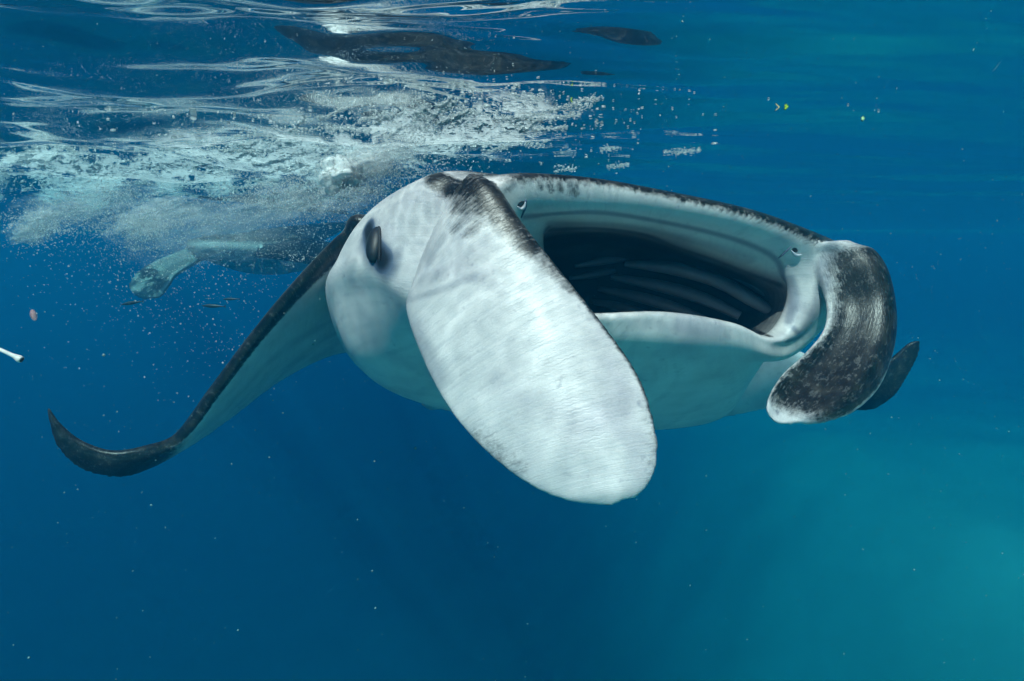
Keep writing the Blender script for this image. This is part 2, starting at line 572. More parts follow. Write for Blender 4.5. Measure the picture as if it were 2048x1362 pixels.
def remesh(verts, faces, voxel, smooth_it):
    me = bpy.data.meshes.new('tmp')
    me.from_pydata([tuple(map(float, v_)) for v_ in verts], [], faces)
    bm = bmesh.new()
    bm.from_mesh(me)
    bmesh.ops.recalc_face_normals(bm, faces=bm.faces)
    bm.to_mesh(me)
    bm.free()
    o = bpy.data.objects.new('tmp', me)
    col.objects.link(o)
    r = o.modifiers.new('r', 'REMESH')
    r.mode = 'VOXEL'
    r.voxel_size = voxel
    s_ = o.modifiers.new('s', 'SMOOTH')
    s_.factor = 0.5
    s_.iterations = smooth_it
    dg = bpy.context.evaluated_depsgraph_get()
    dg.update()
    me2 = bpy.data.meshes.new_from_object(o.evaluated_get(dg))
    bpy.data.objects.remove(o)
    bpy.data.meshes.remove(me)
    me2.polygons.foreach_set('use_smooth', [True] * len(me2.polygons))
    return me2


def transfer(me, src, fields):
    """nearest-source-vertex transfer of per-vertex values, averaged over 4 neighbours"""
    kd = kdtree.KDTree(len(src))
    for k, p in enumerate(src):
        kd.insert(p, k)
    kd.balance()
    n = len(me.vertices)
    co = np.empty(n * 3, np.float32)
    me.vertices.foreach_get('co', co)
    co = co.reshape(-1, 3)
    idx = np.fromiter((kd.find(c)[1] for c in co), dtype=np.int32, count=n)
    for name, arr in fields.items():
        at = me.attributes.new(name, 'FLOAT', 'POINT')
        at.data.foreach_set('value', np.asarray(arr, np.float32)[idx])
    return co


# skin ---------------------------------------------------------------
def skin_material(name, ragged=1.0):
    k = Mat(name)
    tc = k.n('TexCoord')
    ad = k.n('Attribute', attribute_name='dark')
    at_ = k.n('Attribute', attribute_name='tint')
    au = k.n('Attribute', attribute_name='su')
    av = k.n('Attribute', attribute_name='sv')
    # ragged pigment border
    nA = k.n('TexNoise', i_Scale=70.0, i_Detail=9.0, i_Roughness=0.72)
    k.l(tc.outputs['Object'], nA.inputs['Vector'])
    # streaks running across the skin, stretched along u
    cv = k.n('CombineXYZ')
    k.l(k.math('MULTIPLY', au.outputs['Fac'], 5.0), cv.inputs[0])
    k.l(k.math('MULTIPLY', av.outputs['Fac'], 22.0), cv.inputs[1])
    nB = k.n('TexNoise', i_Scale=1.0, i_Detail=7.0, i_Roughness=0.65)
    k.l(cv.outputs[0], nB.inputs['Vector'])
    nz_ = k.math('ADD', k.math('MULTIPLY', k.math('SUBTRACT', nA.outputs['Fac'], 0.5), 1.15 * ragged),
                 k.math('MULTIPLY', k.math('SUBTRACT', nB.outputs['Fac'], 0.5), 1.15 * ragged))
    dk = k.math('ADD', ad.outputs['Fac'], nz_)
    dk = k.math('MULTIPLY', k.math('SUBTRACT', dk, 0.18), 1.35, clamp=True)
    # keep pure areas pure
    gate_lo = k.math('MULTIPLY', ad.outputs['Fac'], 4.0, clamp=True)
    gate_hi = k.math('MULTIPLY', k.math('SUBTRACT', ad.outputs['Fac'], 0.90), 9.0, clamp=True)
    dk = k.math('MAXIMUM', k.math('MULTIPLY', dk, gate_lo), gate_hi)
    # white skin with bluish bruising and grey specks
    nC = k.n('TexNoise', i_Scale=7.0, i_Detail=4.0)
    k.l(tc.outputs['Object'], nC.inputs['Vector'])
    white = k.ramp(nC.outputs['Fac'], [(0.32, (0.47, 0.45, 0.48)), (0.48, (0.61, 0.59, 0.59)), (0.7, (0.72, 0.69, 0.68))])
    nD = k.n('TexNoise', i_Scale=55.0, i_Detail=3.0, i_Roughness=0.5)
    k.l(tc.outputs['Object'], nD.inputs['Vector'])
    sp = k.math('MULTIPLY', k.math('SUBTRACT', nD.outputs['Fac'], 0.655), 7.0, clamp=True)
    white = k.mix(k.math('MULTIPLY', sp, 0.55), white, (0.16, 0.17, 0.24))
    nE = k.n('TexNoise', i_Scale=420.0, i_Detail=2.0)
    k.l(tc.outputs['Object'], nE.inputs['Vector'])
    white = k.mix(0.22, white, k.ramp(nE.outputs['Fac'], [(0.3, (0.25, 0.27, 0.33)), (0.7, (0.9, 0.9, 0.9))]), 'MULTIPLY')
    nF = k.n('TexNoise', i_Scale=22.0, i_Detail=6.0)
    k.l(tc.outputs['Object'], nF.inputs['Vector'])
    black = k.ramp(nF.outputs['Fac'], [(0.35, (0.003, 0.003, 0.003)), (0.52, (0.009, 0.008, 0.007)), (0.68, (0.026, 0.023, 0.019)), (0.85, (0.075, 0.068, 0.060))])
    # relief: fine grain plus wrinkles across the lobes
    cw_ = k.n('CombineXYZ')
    k.l(k.math('MULTIPLY', au.outputs['Fac'], 0.55), cw_.inputs[0])
    k.l(k.math('MULTIPLY', av.outputs['Fac'], 7.5), cw_.inputs[1])
    nG = k.n('TexNoise', i_Scale=1.6, i_Detail=3.0, i_Distortion=0.25)
    k.l(cw_.outputs[0], nG.inputs['Vector'])
    wr = k.math('POWER', k.math('ABSOLUTE', k.math('SUBTRACT', nG.outputs['Fac'], 0.5)), 0.5)
    ln_ = k.math('SUBTRACT', 1.0, k.math('MULTIPLY', wr, 5.0), clamp=True)
    white = k.mix(k.math('MULTIPLY', ln_, 0.3), white, (0.22, 0.25, 0.31))
    white = k.mix(k.math('MULTIPLY', at_.outputs['Fac'], 1.0, clamp=True), white, (0.09, 0.12, 0.18))  # tint carries bruising and painted shade
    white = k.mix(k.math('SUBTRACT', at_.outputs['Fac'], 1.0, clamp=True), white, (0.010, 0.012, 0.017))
    base = k.mix(dk, white, black)
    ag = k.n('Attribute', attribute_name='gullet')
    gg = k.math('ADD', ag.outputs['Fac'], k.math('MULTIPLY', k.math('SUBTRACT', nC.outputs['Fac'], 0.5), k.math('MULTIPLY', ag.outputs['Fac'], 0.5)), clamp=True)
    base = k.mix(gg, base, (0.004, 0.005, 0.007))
    k.l(base, k.b.inputs['Base Color'])
    k.l(k.math('SUBTRACT', 0.40, k.math('MULTIPLY', dk, 0.05)), k.b.inputs['Roughness'])
    k.b.inputs['Specular IOR Level'].default_value = 0.35
    hgt = k.math('ADD', k.math('MULTIPLY', wr, 0.5), k.math('MULTIPLY', nE.outputs['Fac'], 0.12))
    bp = k.n('Bump', i_Strength=0.34, i_Distance=0.004)
    k.l(hgt, bp.inputs['Height'])
    k.l(bp.outputs[0], k.b.inputs['Normal'])
    return k.m


skin = skin_material('manta_skin')

PW = cw(PV)
me = remesh(PW, PF, 0.0051, 8)
me.name = 'body'
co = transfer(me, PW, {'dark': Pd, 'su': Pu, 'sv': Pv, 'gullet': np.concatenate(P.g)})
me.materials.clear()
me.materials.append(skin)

from mathutils.bvhtree import BVHTree
me.calc_loop_triangles()
BV = BVHTree.FromPolygons([tuple(c) for c in co.tolist()], [tuple(p.vertices) for p in me.polygons])
CAMP = Vector((0, 0, CAM_Z))


def hit(px, py):
    """point and normal of the manta's skin behind a pixel"""
    d = (wpx(px, py, 1.0) - CAMP).normalized()
    loc, nor, _, dist = BV.ray_cast(CAMP, d)
    return loc, nor


def brush(vals, pts, r, strength, mode='max'):
    """paint pigment or shade along a line on the skin; pts are pixels, r metres (start, end)"""
    P_ = np.array(pts, float)
    tt = np.linspace(0, len(P_) - 1, max(2, (28 if not isinstance(r, tuple) and r < 0.013 else 10) * (len(P_) - 1) + 1)) if len(P_) > 1 else np.array([0.0])
    pp = crom(P_, tt) if len(P_) > 1 else P_
    r = np.linspace(r[0], r[1], len(pp)) if isinstance(r, tuple) else np.full(len(pp), r)
    for (x, y), rr in zip(pp, r):
        h, nr = hit(x, y)
        if h is None: continue
        d = np.linalg.norm(co - np.array(h, np.float32), axis=1)
        k = np.where(d < rr * 1.5)[0]
        f = 1 - sstep(0.35, 1.4, d[k] / rr)
        if mode == 'max': vals[k] = np.maximum(vals[k], strength * f)
        else: vals[k] = vals[k] * (1 - strength * f)


vals = np.empty(len(co), np.float32)
me.attributes['dark'].data.foreach_get('value', vals)
for pts in ([(800, 395), (770, 435)], [(835, 385), (830, 430)], [(850, 470), (800, 520), (740, 580)], [(880, 440), (920, 520), (980, 560)], [(700, 560), (700, 640)]):
    brush(vals, pts, 0.045, 1.0, 'erase')
brush(vals, [(868, 352), (900, 372), (950, 372), (990, 390)], (0.028, 0.042), 1.0)
brush(vals, [(925, 400), (965, 405)], 0.036, 0.8)
brush(vals, [(990, 400), (1030, 450), (1065, 490)], (0.042, 0.030), 0.95)
brush(vals, [(1065, 490), (1105, 535), (1145, 580)], (0.026, 0.014), 0.62)
brush(vals, [(960, 420), (925, 440), (905, 462)], (0.02, 0.010), 0.5)
brush(vals, [(985, 425), (950, 455), (930, 470)], (0.02, 0.010), 0.48)
brush(vals, [(850, 350), (872, 366)], 0.016, 0.5)
# flecks hanging from the upper lip
for x, yy in ((1078, 372), (1100, 376), (1118, 378), (1138, 382), (1150, 384)):
    brush(vals, [(x, yy - 12), (x + 3, yy + 3)], 0.009, 0.62)
brush(vals, [(1196, 622), (1330, 622), (1400, 630), (1465, 645), (1540, 673)], 0.008, 0.85)
me.attributes['dark'].data.foreach_set('value', vals)
# smooth blue-grey bruising and painted shade: mouth grooves, folds, eye socket; purple flushes on the lobes
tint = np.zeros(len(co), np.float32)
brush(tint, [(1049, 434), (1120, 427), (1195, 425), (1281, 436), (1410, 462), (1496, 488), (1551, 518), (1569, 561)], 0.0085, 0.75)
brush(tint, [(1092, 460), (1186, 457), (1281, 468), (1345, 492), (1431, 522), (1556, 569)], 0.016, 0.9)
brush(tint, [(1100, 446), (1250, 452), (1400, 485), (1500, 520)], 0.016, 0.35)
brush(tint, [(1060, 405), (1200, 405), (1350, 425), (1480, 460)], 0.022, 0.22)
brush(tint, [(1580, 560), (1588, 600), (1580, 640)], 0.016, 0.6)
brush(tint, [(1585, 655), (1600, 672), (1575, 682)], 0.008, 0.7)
brush(tint, [(1648, 530), (1645, 570), (1632, 620), (1605, 665)], 0.022, 0.5)  # blue shading painted at the far mouth corner
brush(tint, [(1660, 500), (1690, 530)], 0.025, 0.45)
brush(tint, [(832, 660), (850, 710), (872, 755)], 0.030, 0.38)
brush(tint, [(830, 430), (850, 480), (840, 540), (800, 575)], 0.065, 0.20)  # broad shading painted on the side of the head
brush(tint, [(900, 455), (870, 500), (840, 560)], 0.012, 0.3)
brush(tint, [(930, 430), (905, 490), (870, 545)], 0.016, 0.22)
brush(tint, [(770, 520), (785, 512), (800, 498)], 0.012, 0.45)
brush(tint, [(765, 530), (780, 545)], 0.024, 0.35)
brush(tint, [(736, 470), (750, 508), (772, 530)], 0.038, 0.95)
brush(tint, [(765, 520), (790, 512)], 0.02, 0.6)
brush(tint, [(736, 456), (744, 490), (764, 520)], (0.024, 0.032), 2.0)  # near-black shade painted into the eye socket
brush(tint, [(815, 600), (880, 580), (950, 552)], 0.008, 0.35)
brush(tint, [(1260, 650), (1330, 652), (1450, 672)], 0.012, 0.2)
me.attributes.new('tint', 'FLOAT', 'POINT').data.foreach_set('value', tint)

root_loc = Vector(cw(m(TMID, 0.6, -0.25)))
manta = empty('manta_ray', root_loc)
tag(manta, 'big black and white manta ray with its mouth wide open', 'manta ray')
body = bpy.data.objects.new('body', me)
col.objects.link(body)
body.parent = manta
body.matrix_parent_inverse = Matrix.Translation(-root_loc)
print('manta verts', len(me.vertices))


def tube(pts, rad, nseg=10, sub=6, flat=1.0, closed_ends=True):
    """round bar through world points with radius keys -> verts, faces"""
    pts = np.array([tuple(p) for p in pts])
    rad = np.array(rad, float)
    tt = np.linspace(0, len(pts) - 1, (len(pts) - 1) * sub + 1)
    C_, R_ = crom(pts, tt), np.maximum(crom(rad, tt), 1e-4)
    d = np.gradient(C_, axis=0)
    d /= np.linalg.norm(d, axis=1)[:, None] + 1e-12
    ref = np.array([0, 0, 1.0]) if abs(d[0, 2]) < 0.8 else np.array([1.0, 0, 0])
    n1 = np.cross(d, ref); n1 /= np.linalg.norm(n1, axis=1)[:, None]
    n2 = np.cross(n1, d)
    a = np.arange(nseg) / nseg * 2 * math.pi
    V_ = C_[:, None] + R_[:, None, None] * (np.cos(a)[None, :, None] * n1[:, None] + flat * np.sin(a)[None, :, None] * n2[:, None])
    Fc = grid_faces(len(C_), nseg)
    if closed_ends:
        Fc.append(tuple(range(nseg))[::-1])
        Fc.append(tuple((len(C_) - 1) * nseg + k for k in range(nseg)))
    return V_.reshape(-1, 3), Fc


def ellipsoid(center, ax, nu=20, nv=12):
    """ax: 3 vectors scaled by their radii"""
    V_, Fc = [], []
    c = np.array(center)
    A_ = [np.array(a) for a in ax]
    for i_ in range(nv + 1):
        th = math.pi * i_ / nv
        for j in range(nu):
            ph = 2 * math.pi * j / nu
            V_.append(c + A_[0] * math.sin(th) * math.cos(ph) + A_[1] * math.sin(th) * math.sin(ph) + A_[2] * math.cos(th))
    Fc = grid_faces(nv + 1, nu)
    return np.array(V_), Fc


# --- eye
eye_m = simple_mat('eye_black', (0.007, 0.009, 0.012), 0.5, scale=90.0)
brow_m = simple_mat('brow_white', (0.60, 0.60, 0.60), 0.4, scale=80.0)
lid_m = simple_mat('eyelid_grey', (0.016, 0.017, 0.02), 0.75, scale=80.0)
h, nr = hit(748, 488)
upv = Vector(cw(cpx(741, 452, 1.3))) - Vector(cw(cpx(764, 522, 1.3)))
upv = (upv - nr * upv.dot(nr)).normalized()
sdv = nr.cross(upv).normalized()
V_, Fc = ellipsoid(h - nr * 0.004, (sdv * 0.023, upv * 0.044, nr * 0.019))
eye = mesh_obj('eye', V_, Fc, eye_m, manta)
V_, Fc = tube([h + upv * 0.047 - nr * 0.004, h + upv * 0.030 - sdv * 0.017 + nr * 0.002, h + upv * 0.004 - sdv * 0.024 + nr * 0.002, h - upv * 0.024 - sdv * 0.023 - nr * 0.002, h - upv * 0.046 - sdv * 0.020 - nr * 0.006],
              [.001, .0035, .0035, .003, .001])
lid = mesh_obj('eyelid', V_, Fc, lid_m, eye)
lid.matrix_parent_inverse = Matrix.Identity(4)

# --- nostrils just inside the upper lip
nose_m = simple_mat('nostril_dark', (0.012, 0.014, 0.02), 0.4)
groove_m = simple_mat('nostril_groove', (0.10, 0.12, 0.2), 0.4)
flap_m = simple_mat('nostril_flap', (0.45, 0.48, 0.54), 0.4)
for (x, y), (ax_, ay_), rr, fl in (((1042, 408), (7, -4), (.009, .0055), 1), ((1590, 500), (-8, -7), (.010, .0055), -1)):
    h, nr = hit(x, y)
    h2, _ = hit(x + ax_, y + ay_)
    a1 = (h2 - h); a1 = (a1 - nr * a1.dot(nr)).normalized()
    a2 = nr.cross(a1)
    V_, Fc = ellipsoid(h - nr * 0.0005, (a1 * rr[0], a2 * rr[1], nr * 0.0022), 16, 8)
    no = mesh_obj('nostril', V_, Fc, nose_m, manta)
    g1 = [hit(x + dx, y + dy)[0] + nr * 0.001 for dx, dy in ([(9, -9), (9, 4), (4, 18), (0, 28)] if fl > 0 else [(-8, -7), (-18, 2), (-26, 10), (-34, 16)])]
    V_, Fc = tube(g1, [.0015, .0025, .0022, .001], 8, 5)
    mesh_obj('nostril_groove', V_, Fc, groove_m, no)
    g1 = [hit(x + dx, y + dy)[0] + nr * 0.002 for dx, dy in ([(-8, 4), (-1, 9), (6, 4), (8, -5)] if fl > 0 else [(12, 8), (5, 10), (-2, 7), (-8, 0)])]
    V_, Fc = tube(g1, [.001, .0032, .0034, .001], 8, 5)
    mesh_obj('nostril_flap', V_, Fc, flap_m, no)

# --- gill bars deep in the mouth
bar_m = simple_mat('gill_bar_grey', (0.17, 0.18, 0.20), 0.45, scale=40.0)
for keys, r_ in (([(1250, 527, .42), (1345, 537, .33), (1431, 561, .26), (1496, 595, .20), (1550, 628, .17)], .020),
                 ([(1222, 553, .44), (1324, 573, .35), (1410, 599, .28), (1480, 632, .22)], .019),
                 ([(1196, 577, .46), (1281, 595, .37), (1345, 614, .31), (1410, 640, .26)], .017),
                 ([(1180, 602, .48), (1240, 614, .41), (1310, 634, .34)], .015),
                 ([(1290, 504, .46), (1380, 515, .36), (1465, 545, .26), (1540, 592, .18)], .016),
                 ([(1150, 532, .52), (1215, 520, .50), (1275, 512, .48)], .014), ([(1140, 556, .54), (1190, 548, .52), (1230, 540, .50)], .013)):
    V_, Fc = tube([cw(q(*k)) for k in keys], [r_ * .5] + [r_] * (len(keys) - 2) + [r_ * .7], 12, 8, flat=0.9)
    mesh_obj('gill_bar', V_, Fc, bar_m, manta)

# ------------------------------------------------------------------ second manta ray, farther off, swimming to the left
P2 = Parts()
D2 = 3.7


def c2(x, y, d):
    return np.array(cpx(x, y, d * 1.9))



def ring2(px, pyt, pyb, d, hd):
    """upright ring: top row, bottom row, half extent in depth"""
    out = []
    for k in range(12):
        a = 2 * math.pi * k / 12
        y = (pyt + pyb) / 2 - (pyb - pyt) / 2 * math.cos(a)
        out.append(c2(px, y, d) + np.array([0, 0, -1.9 * hd * math.sin(a)]))
    return np.array(out)


r2 = np.array([ring2(404, 494, 500, D2, .02), ring2(412, 487, 512, D2, .22), ring2(440, 480, 530, D2, .34), ring2(490, 476, 545, D2 + .03, .42), ring2(550, 478, 545, D2 + .06, .40),
               ring2(620, 482, 530, D2 + .1, .30), ring2(690, 490, 520, D2 + .14, .16), ring2(740, 497, 508, D2 + .18, .04), ring2(760, 501, 503, D2 + .2, .006)])
G, S, Tk = loft_rings(r2, 60, 60)
P2.add(G, np.maximum(1 - sstep(2.2, 3.2, np.minimum(Tk, 12 - Tk)), 0.8 * (1 - sstep(1.0, 2.6, S))), S, Tk)
G, S, C, SD = foil([c2(455, 500, 3.65), c2(500, 506, 3.45), c2(560, 515, 3.25), c2(630, 528, 3.05), c2(700, 552, 2.9), c2(735, 566, 2.85)],
                   [c2(640, 492, 3.8), c2(640, 486, 3.6), c2(660, 486, 3.4), c2(690, 500, 3.2), c2(725, 535, 3.0), c2(738, 563, 2.86)], [.26, .21, .17, .13, .09, .02], 60, 50)
P2.add(G, np.maximum(sstep(-.1, .1, SD), 1 - sstep(.03, .08, C)), C, S)
G, S, C, SD = foil([c2(440, 492, 3.8), c2(470, 474, 4.1), c2(530, 462, 4.4), c2(600, 453, 4.7), c2(660, 447, 4.95), c2(700, 445, 5.05)],
                   [c2(640, 500, 4.0), c2(650, 490, 4.3), c2(660, 478, 4.6), c2(680, 468, 4.8), c2(700, 455, 4.98), c2(712, 447, 5.06)], [.26, .21, .17, .13, .09, .02], 60, 50)
P2.add(G, np.maximum(sstep(-.1, .1, SD), 1 - sstep(.03, .08, C)), C, S)
# rolled lobe in front of the mouth, and the far one half hidden behind it
A = [(450, 484), (425, 487), (385, 494), (340, 510), (298, 528), (268, 550), (257, 574), (270, 592)]
B = [(450, 512), (425, 512), (398, 524), (366, 541), (350, 552), (336, 575), (318, 596), (285, 600)]
G, S, C, SD = paddle(A, B, [6.8, 6.78, 6.68, 6.56, 6.45, 6.38, 6.35, 6.35], [6.8, 6.78, 6.66, 6.5, 6.4, 6.32, 6.32, 6.35], [.2, .17, .13, .105, .085, .07, .06, .04], 70, 60,
                     [0, -.01, -.03, -.05, -.06, -.06, -.04, 0])
d2 = 0.46 + 0.24 * sstep(.03, .2, C) * (1 - sstep(.8, .97, C)) * (1 - sstep(5.0, 6.6, S)) + 0.2 * (1 - sstep(.5, 2.5, S))
P2.add(G, d2, C, S)
V2, F2, Pd2, Pu2, Pv2 = P2.arrays()
W2 = cw(V2)
me2 = remesh(W2, F2, 0.024, 4)
me2.name = 'body'
transfer(me2, W2, {'dark': Pd2, 'su': Pu2, 'sv': Pv2})
me2.materials.clear()
me2.materials.append(skin_material('distant_manta_skin', 0.25))
loc2 = Vector(cw(c2(540, 540, D2)))
manta2 = empty('manta_ray', loc2)
tag(manta2, 'hazy distant manta ray with a rolled pale lobe, half hidden by bubbles', 'manta ray')
b2 = bpy.data.objects.new('body', me2)
col.objects.link(b2)
b2.parent = manta2
b2.matrix_parent_inverse = Matrix.Translation(-loc2)
# its dorsal fin and whip tail
tail_m = simple_mat('dark_skin', (0.02, 0.021, 0.022), 0.45)
V_, Fc = tube([cw(c2(735, 500, D2 + .15)), cw(c2(700, 488, D2 - .05)), cw(c2(650, 488, D2 - .3)), cw(c2(605, 474, D2 - .45))], [.018, .013, .010, .005], 8, 6)
mesh_obj('tail', V_, Fc, tail_m, manta2)
fin = [c2(566, 484, D2), c2(576, 470, D2), c2(588, 466, D2), c2(596, 474, D2), c2(604, 486, D2)]
V_ = [cw(p + np.array([0, 0, dz])) for dz in (-.016, .016) for p in fin]
n_ = len(fin)
Fc = [tuple(range(n_)), tuple(range(2 * n_ - 1, n_ - 1, -1))] + [(k, k + n_, (k + 1) % n_ + n_, (k + 1) % n_) for k in range(n_)]
mesh_obj('dorsal_fin', V_, Fc, tail_m, manta2, smooth=False)

# ------------------------------------------------------------------ foam, bubbles and specks
ICO_V = None
bm = bmesh.new()
bmesh.ops.create_icosphere(bm, subdivisions=1, radius=1.0)
ICO_V = np.array([v_.co[:] for v_ in bm.verts])
ICO_F = np.array([[v_.index for v_ in f.verts] for f in bm.faces])
bm.free()
OCT_V = np.array([(1, 0, 0), (-1, 0, 0), (0, 1, 0), (0, -1, 0), (0, 0, 1), (0, 0, -1)], float)
OCT_F = np.array([(0, 2, 4), (2, 1, 4), (1, 3, 4), (3, 0, 4), (2, 0, 5), (1, 2, 5), (3, 1, 5), (0, 3, 5)])


def swarm(name, C_, R_, mat, shape='ico', squash=(1, 1, 1), turn=True):
    """many tiny bodies at C_ (n, 3) with radii R_ (n,) or (n, 3), one mesh"""
    BVs, BFs = (ICO_V, ICO_F) if shape == 'ico' else (OCT_V, OCT_F)
    C_ = np.asarray(C_, float)
    n = len(C_)
    R_ = np.asarray(R_, float)
    if R_.ndim == 1: R_ = R_[:, None] * np.array(squash)
    B_ = BVs[None] * R_[:, None]
    if turn:
        a = rng.uniform(0, 6.283, n) if turn is True else rng.normal(-.1, turn, n)
        ca_, sa_ = np.cos(a)[:, None], np.sin(a)[:, None]
        B_ = np.stack([B_[..., 0] * ca_ - B_[..., 1] * sa_, B_[..., 0] * sa_ + B_[..., 1] * ca_, B_[..., 2]], -1)
    V_ = (B_ + C_[:, None]).reshape(-1, 3)
    Q_ = (BFs[None] + (np.arange(n) * len(BVs))[:, None, None]).reshape(-1, 3)
    return big_mesh(name, V_, Q_, mat)


fm = Mat('foam_white')
df = fm.n('BsdfDiffuse'); df.inputs[0].default_value = (0.86, 0.88, 0.88, 1)
tl = fm.n('BsdfTranslucent'); tl.inputs[0].default_value = (0.86, 0.90, 0.90, 1)
gs = fm.n('BsdfGlossy', i_Roughness=0.15); gs.inputs[0].default_value = (0.9, 0.9, 0.9, 1)
m1 = fm.n('MixShader', i_0=0.62); fm.l(df.outputs[0], m1.inputs[1]); fm.l(tl.outputs[0], m1.inputs[2])
m2 = fm.n('MixShader', i_0=0.12); fm.l(m1.outputs[0], m2.inputs[1]); fm.l(gs.outputs[0], m2.inputs[2])
fm.l(m2.outputs[0], fm.out.inputs['Surface'])

bb = Mat('bubble_silver')
lw = bb.n('LayerWeight', i_Blend=0.35)
gs = bb.n('BsdfGlossy', i_Roughness=0.08); gs.inputs[0].default_value = (0.95, 0.97, 0.97, 1)
tl = bb.n('BsdfTranslucent'); tl.inputs[0].default_value = (0.9, 0.93, 0.93, 1)
m1 = bb.n('MixShader'); bb.l(lw.outputs['Facing'], m1.inputs[0]); bb.l(tl.outputs[0], m1.inputs[1]); bb.l(gs.outputs[0], m1.inputs[2])
bb.l(m1.outputs[0], bb.out.inputs['Surface'])


def surf_pts(px, py):
    """pixels (arrays) -> points on the real wavy surface (two fixed-point steps)"""
    px, py = np.asarray(px, float), np.asarray(py, float)
    r = cw(np.stack([(px - 1024) / F, (681 - py) / F, np.ones_like(px)], -1)) - np.array([0, 0, CAM_Z])
    z = np.zeros_like(px)
    for _ in range(6):
        t_ = np.clip((z - CAM_Z) / np.maximum(r[..., 2], 0.012), 0, 12)
        p = np.array([0, 0, CAM_Z]) + r * t_[..., None]
        z = 0.6 * z + 0.4 * wave(p[..., 0], p[..., 1])
    p[..., 2] = wave(p[..., 0], p[..., 1])
    return p


streaks = [
    [(100, 352), (160, 333), (215, 345), (300, 335), (360, 330), (420, 320)], [(128, 342), (152, 320), (158, 345)],
    [(320, 300), (390, 285), (450, 277), (520, 266), (600, 262), (680, 256), (740, 262)], [(430, 302), (510, 298), (560, 290), (600, 284)],
    [(560, 318), (620, 300), (690, 286), (760, 279), (820, 285)], [(345, 378), (390, 352), (450, 345), (520, 335), (590, 328)],
    [(290, 392), (350, 385), (400, 376), (450, 372)], [(240, 440), (300, 432), (360, 415), (420, 405)],
    [(100, 452), (160, 440), (200, 426), (245, 415)], [(380, 432), (450, 420), (520, 414), (590, 405)], [(250, 425), (290, 410), (330, 405)],
    [(880, 246), (920, 230), (962, 225)], [(960, 272), (1010, 262), (1080, 240), (1130, 232), (1162, 225)], [(980, 302), (1040, 287), (1092, 290)],
    [(1000, 236), (1060, 232), (1120, 215), (1180, 211)], [(1142, 206), (1170, 200), (1205, 196)], [(1020, 190), (1062, 195), (1090, 192)],
    [(870, 300), (930, 286), (985, 280)], [(720, 240), (790, 228), (850, 232)], [(20, 345), (60, 350), (90, 345)], [(180, 390), (230, 380), (260, 384)],
    [(600, 345), (650, 330), (700, 322)], [(440, 385), (500, 372), (560, 368)], [(520, 395), (580, 380), (640, 372)], [(1065, 262), (1100, 256), (1140, 260)],
    [(60, 300), (110, 292), (150, 300)], [(1200, 300), (1240, 296)], [(1215, 333), (1260, 330)], [(1110, 340), (1150, 338)], [(1330, 304), (1400, 301)],
]
fx, fy, fr_ = [], [], []
rs = np.random.default_rng(21)
for st in streaks:
    K_ = np.array(st, float)
    ln = np.linalg.norm(np.diff(K_, axis=0), axis=1).sum()
    n = int(ln * 1.4)
    p = crom(K_, np.sort(rs.uniform(0, len(K_) - 1, n)))
    thick = 1.6 + 2.6 * np.abs(np.sin(np.linspace(0, rs.uniform(4, 9), n) + rs.uniform(0, 3)))
    fx.append(p[:, 0] + rs.normal(0, 2.0, n)); fy.append(p[:, 1] + rs.normal(0, 1, n) * thick); fr_.append(rs.uniform(.0006, .0018, n))
# shorter random streaks over the broken water
for _ in range(60):
    tsel = rs.uniform()
    if tsel < 0.75:
        x0 = rs.uniform(-30, 800); yc = 420 - 0.16 * x0; y0 = rs.normal(yc, 42)
    else:
        x0 = 800 + abs(rs.normal(0, 170)); y0 = rs.normal(245 - 0.03 * (x0 - 800), 34)
    y0 = min(y0, 455)
    L_ = rs.uniform(12, 75) * (0.7 if tsel > .75 else 1)
    sl_ = rs.normal(-0.24, 0.16)
    n = int(L_ * rs.uniform(1.2, 3.6))
    t_ = rs.uniform(0, 1, n)
    fx.append(x0 + t_ * L_); fy.append(y0 + sl_ * t_ * L_ + 4 * np.sin(t_ * rs.uniform(3, 9)) + rs.normal(0, 1.3, n)); fr_.append(rs.uniform(.0007, .0020, n))
# loose specks
n = 3000
x0 = np.where(rs.uniform(size=n) < .62, rs.uniform(-40, 850, n), 820 + np.abs(rs.normal(0, 190, n)))
y0 = np.where(x0 < 820, 405 - 0.16 * x0 + rs.normal(0, 50, n), 240 + rs.normal(0, 36, n))
fx.append(x0); fy.append(np.minimum(y0, 455)); fr_.append(rs.uniform(.0006, .0019, n) * (1 + 1.0 * (rs.uniform(size=n) > .95)))
fx, fy, fr_ = np.concatenate(fx), np.concatenate(fy), np.concatenate(fr_)
p = surf_pts(fx, fy)
dist = np.linalg.norm(p[:, :2], axis=1)
ok = dist < 7.0
p, fr_, dist = p[ok], fr_[ok], dist[ok]
fr_ = fr_ * np.clip(dist / 1.6, .8, 2.6)
p[:, 2] -= 0.0015 + rs.exponential(.002, len(p))
R3 = np.stack([fr_ * rs.uniform(1.0, 4.0, len(p)), fr_ * rs.uniform(.9, 1.6, len(p)), fr_ * .6], -1)
foam = swarm('sea_foam', p, R3, fm.m, 'ico', turn=0.35)
tag(foam, 'white foam streaks and froth on the churned water surface', 'foam', kind='stuff')

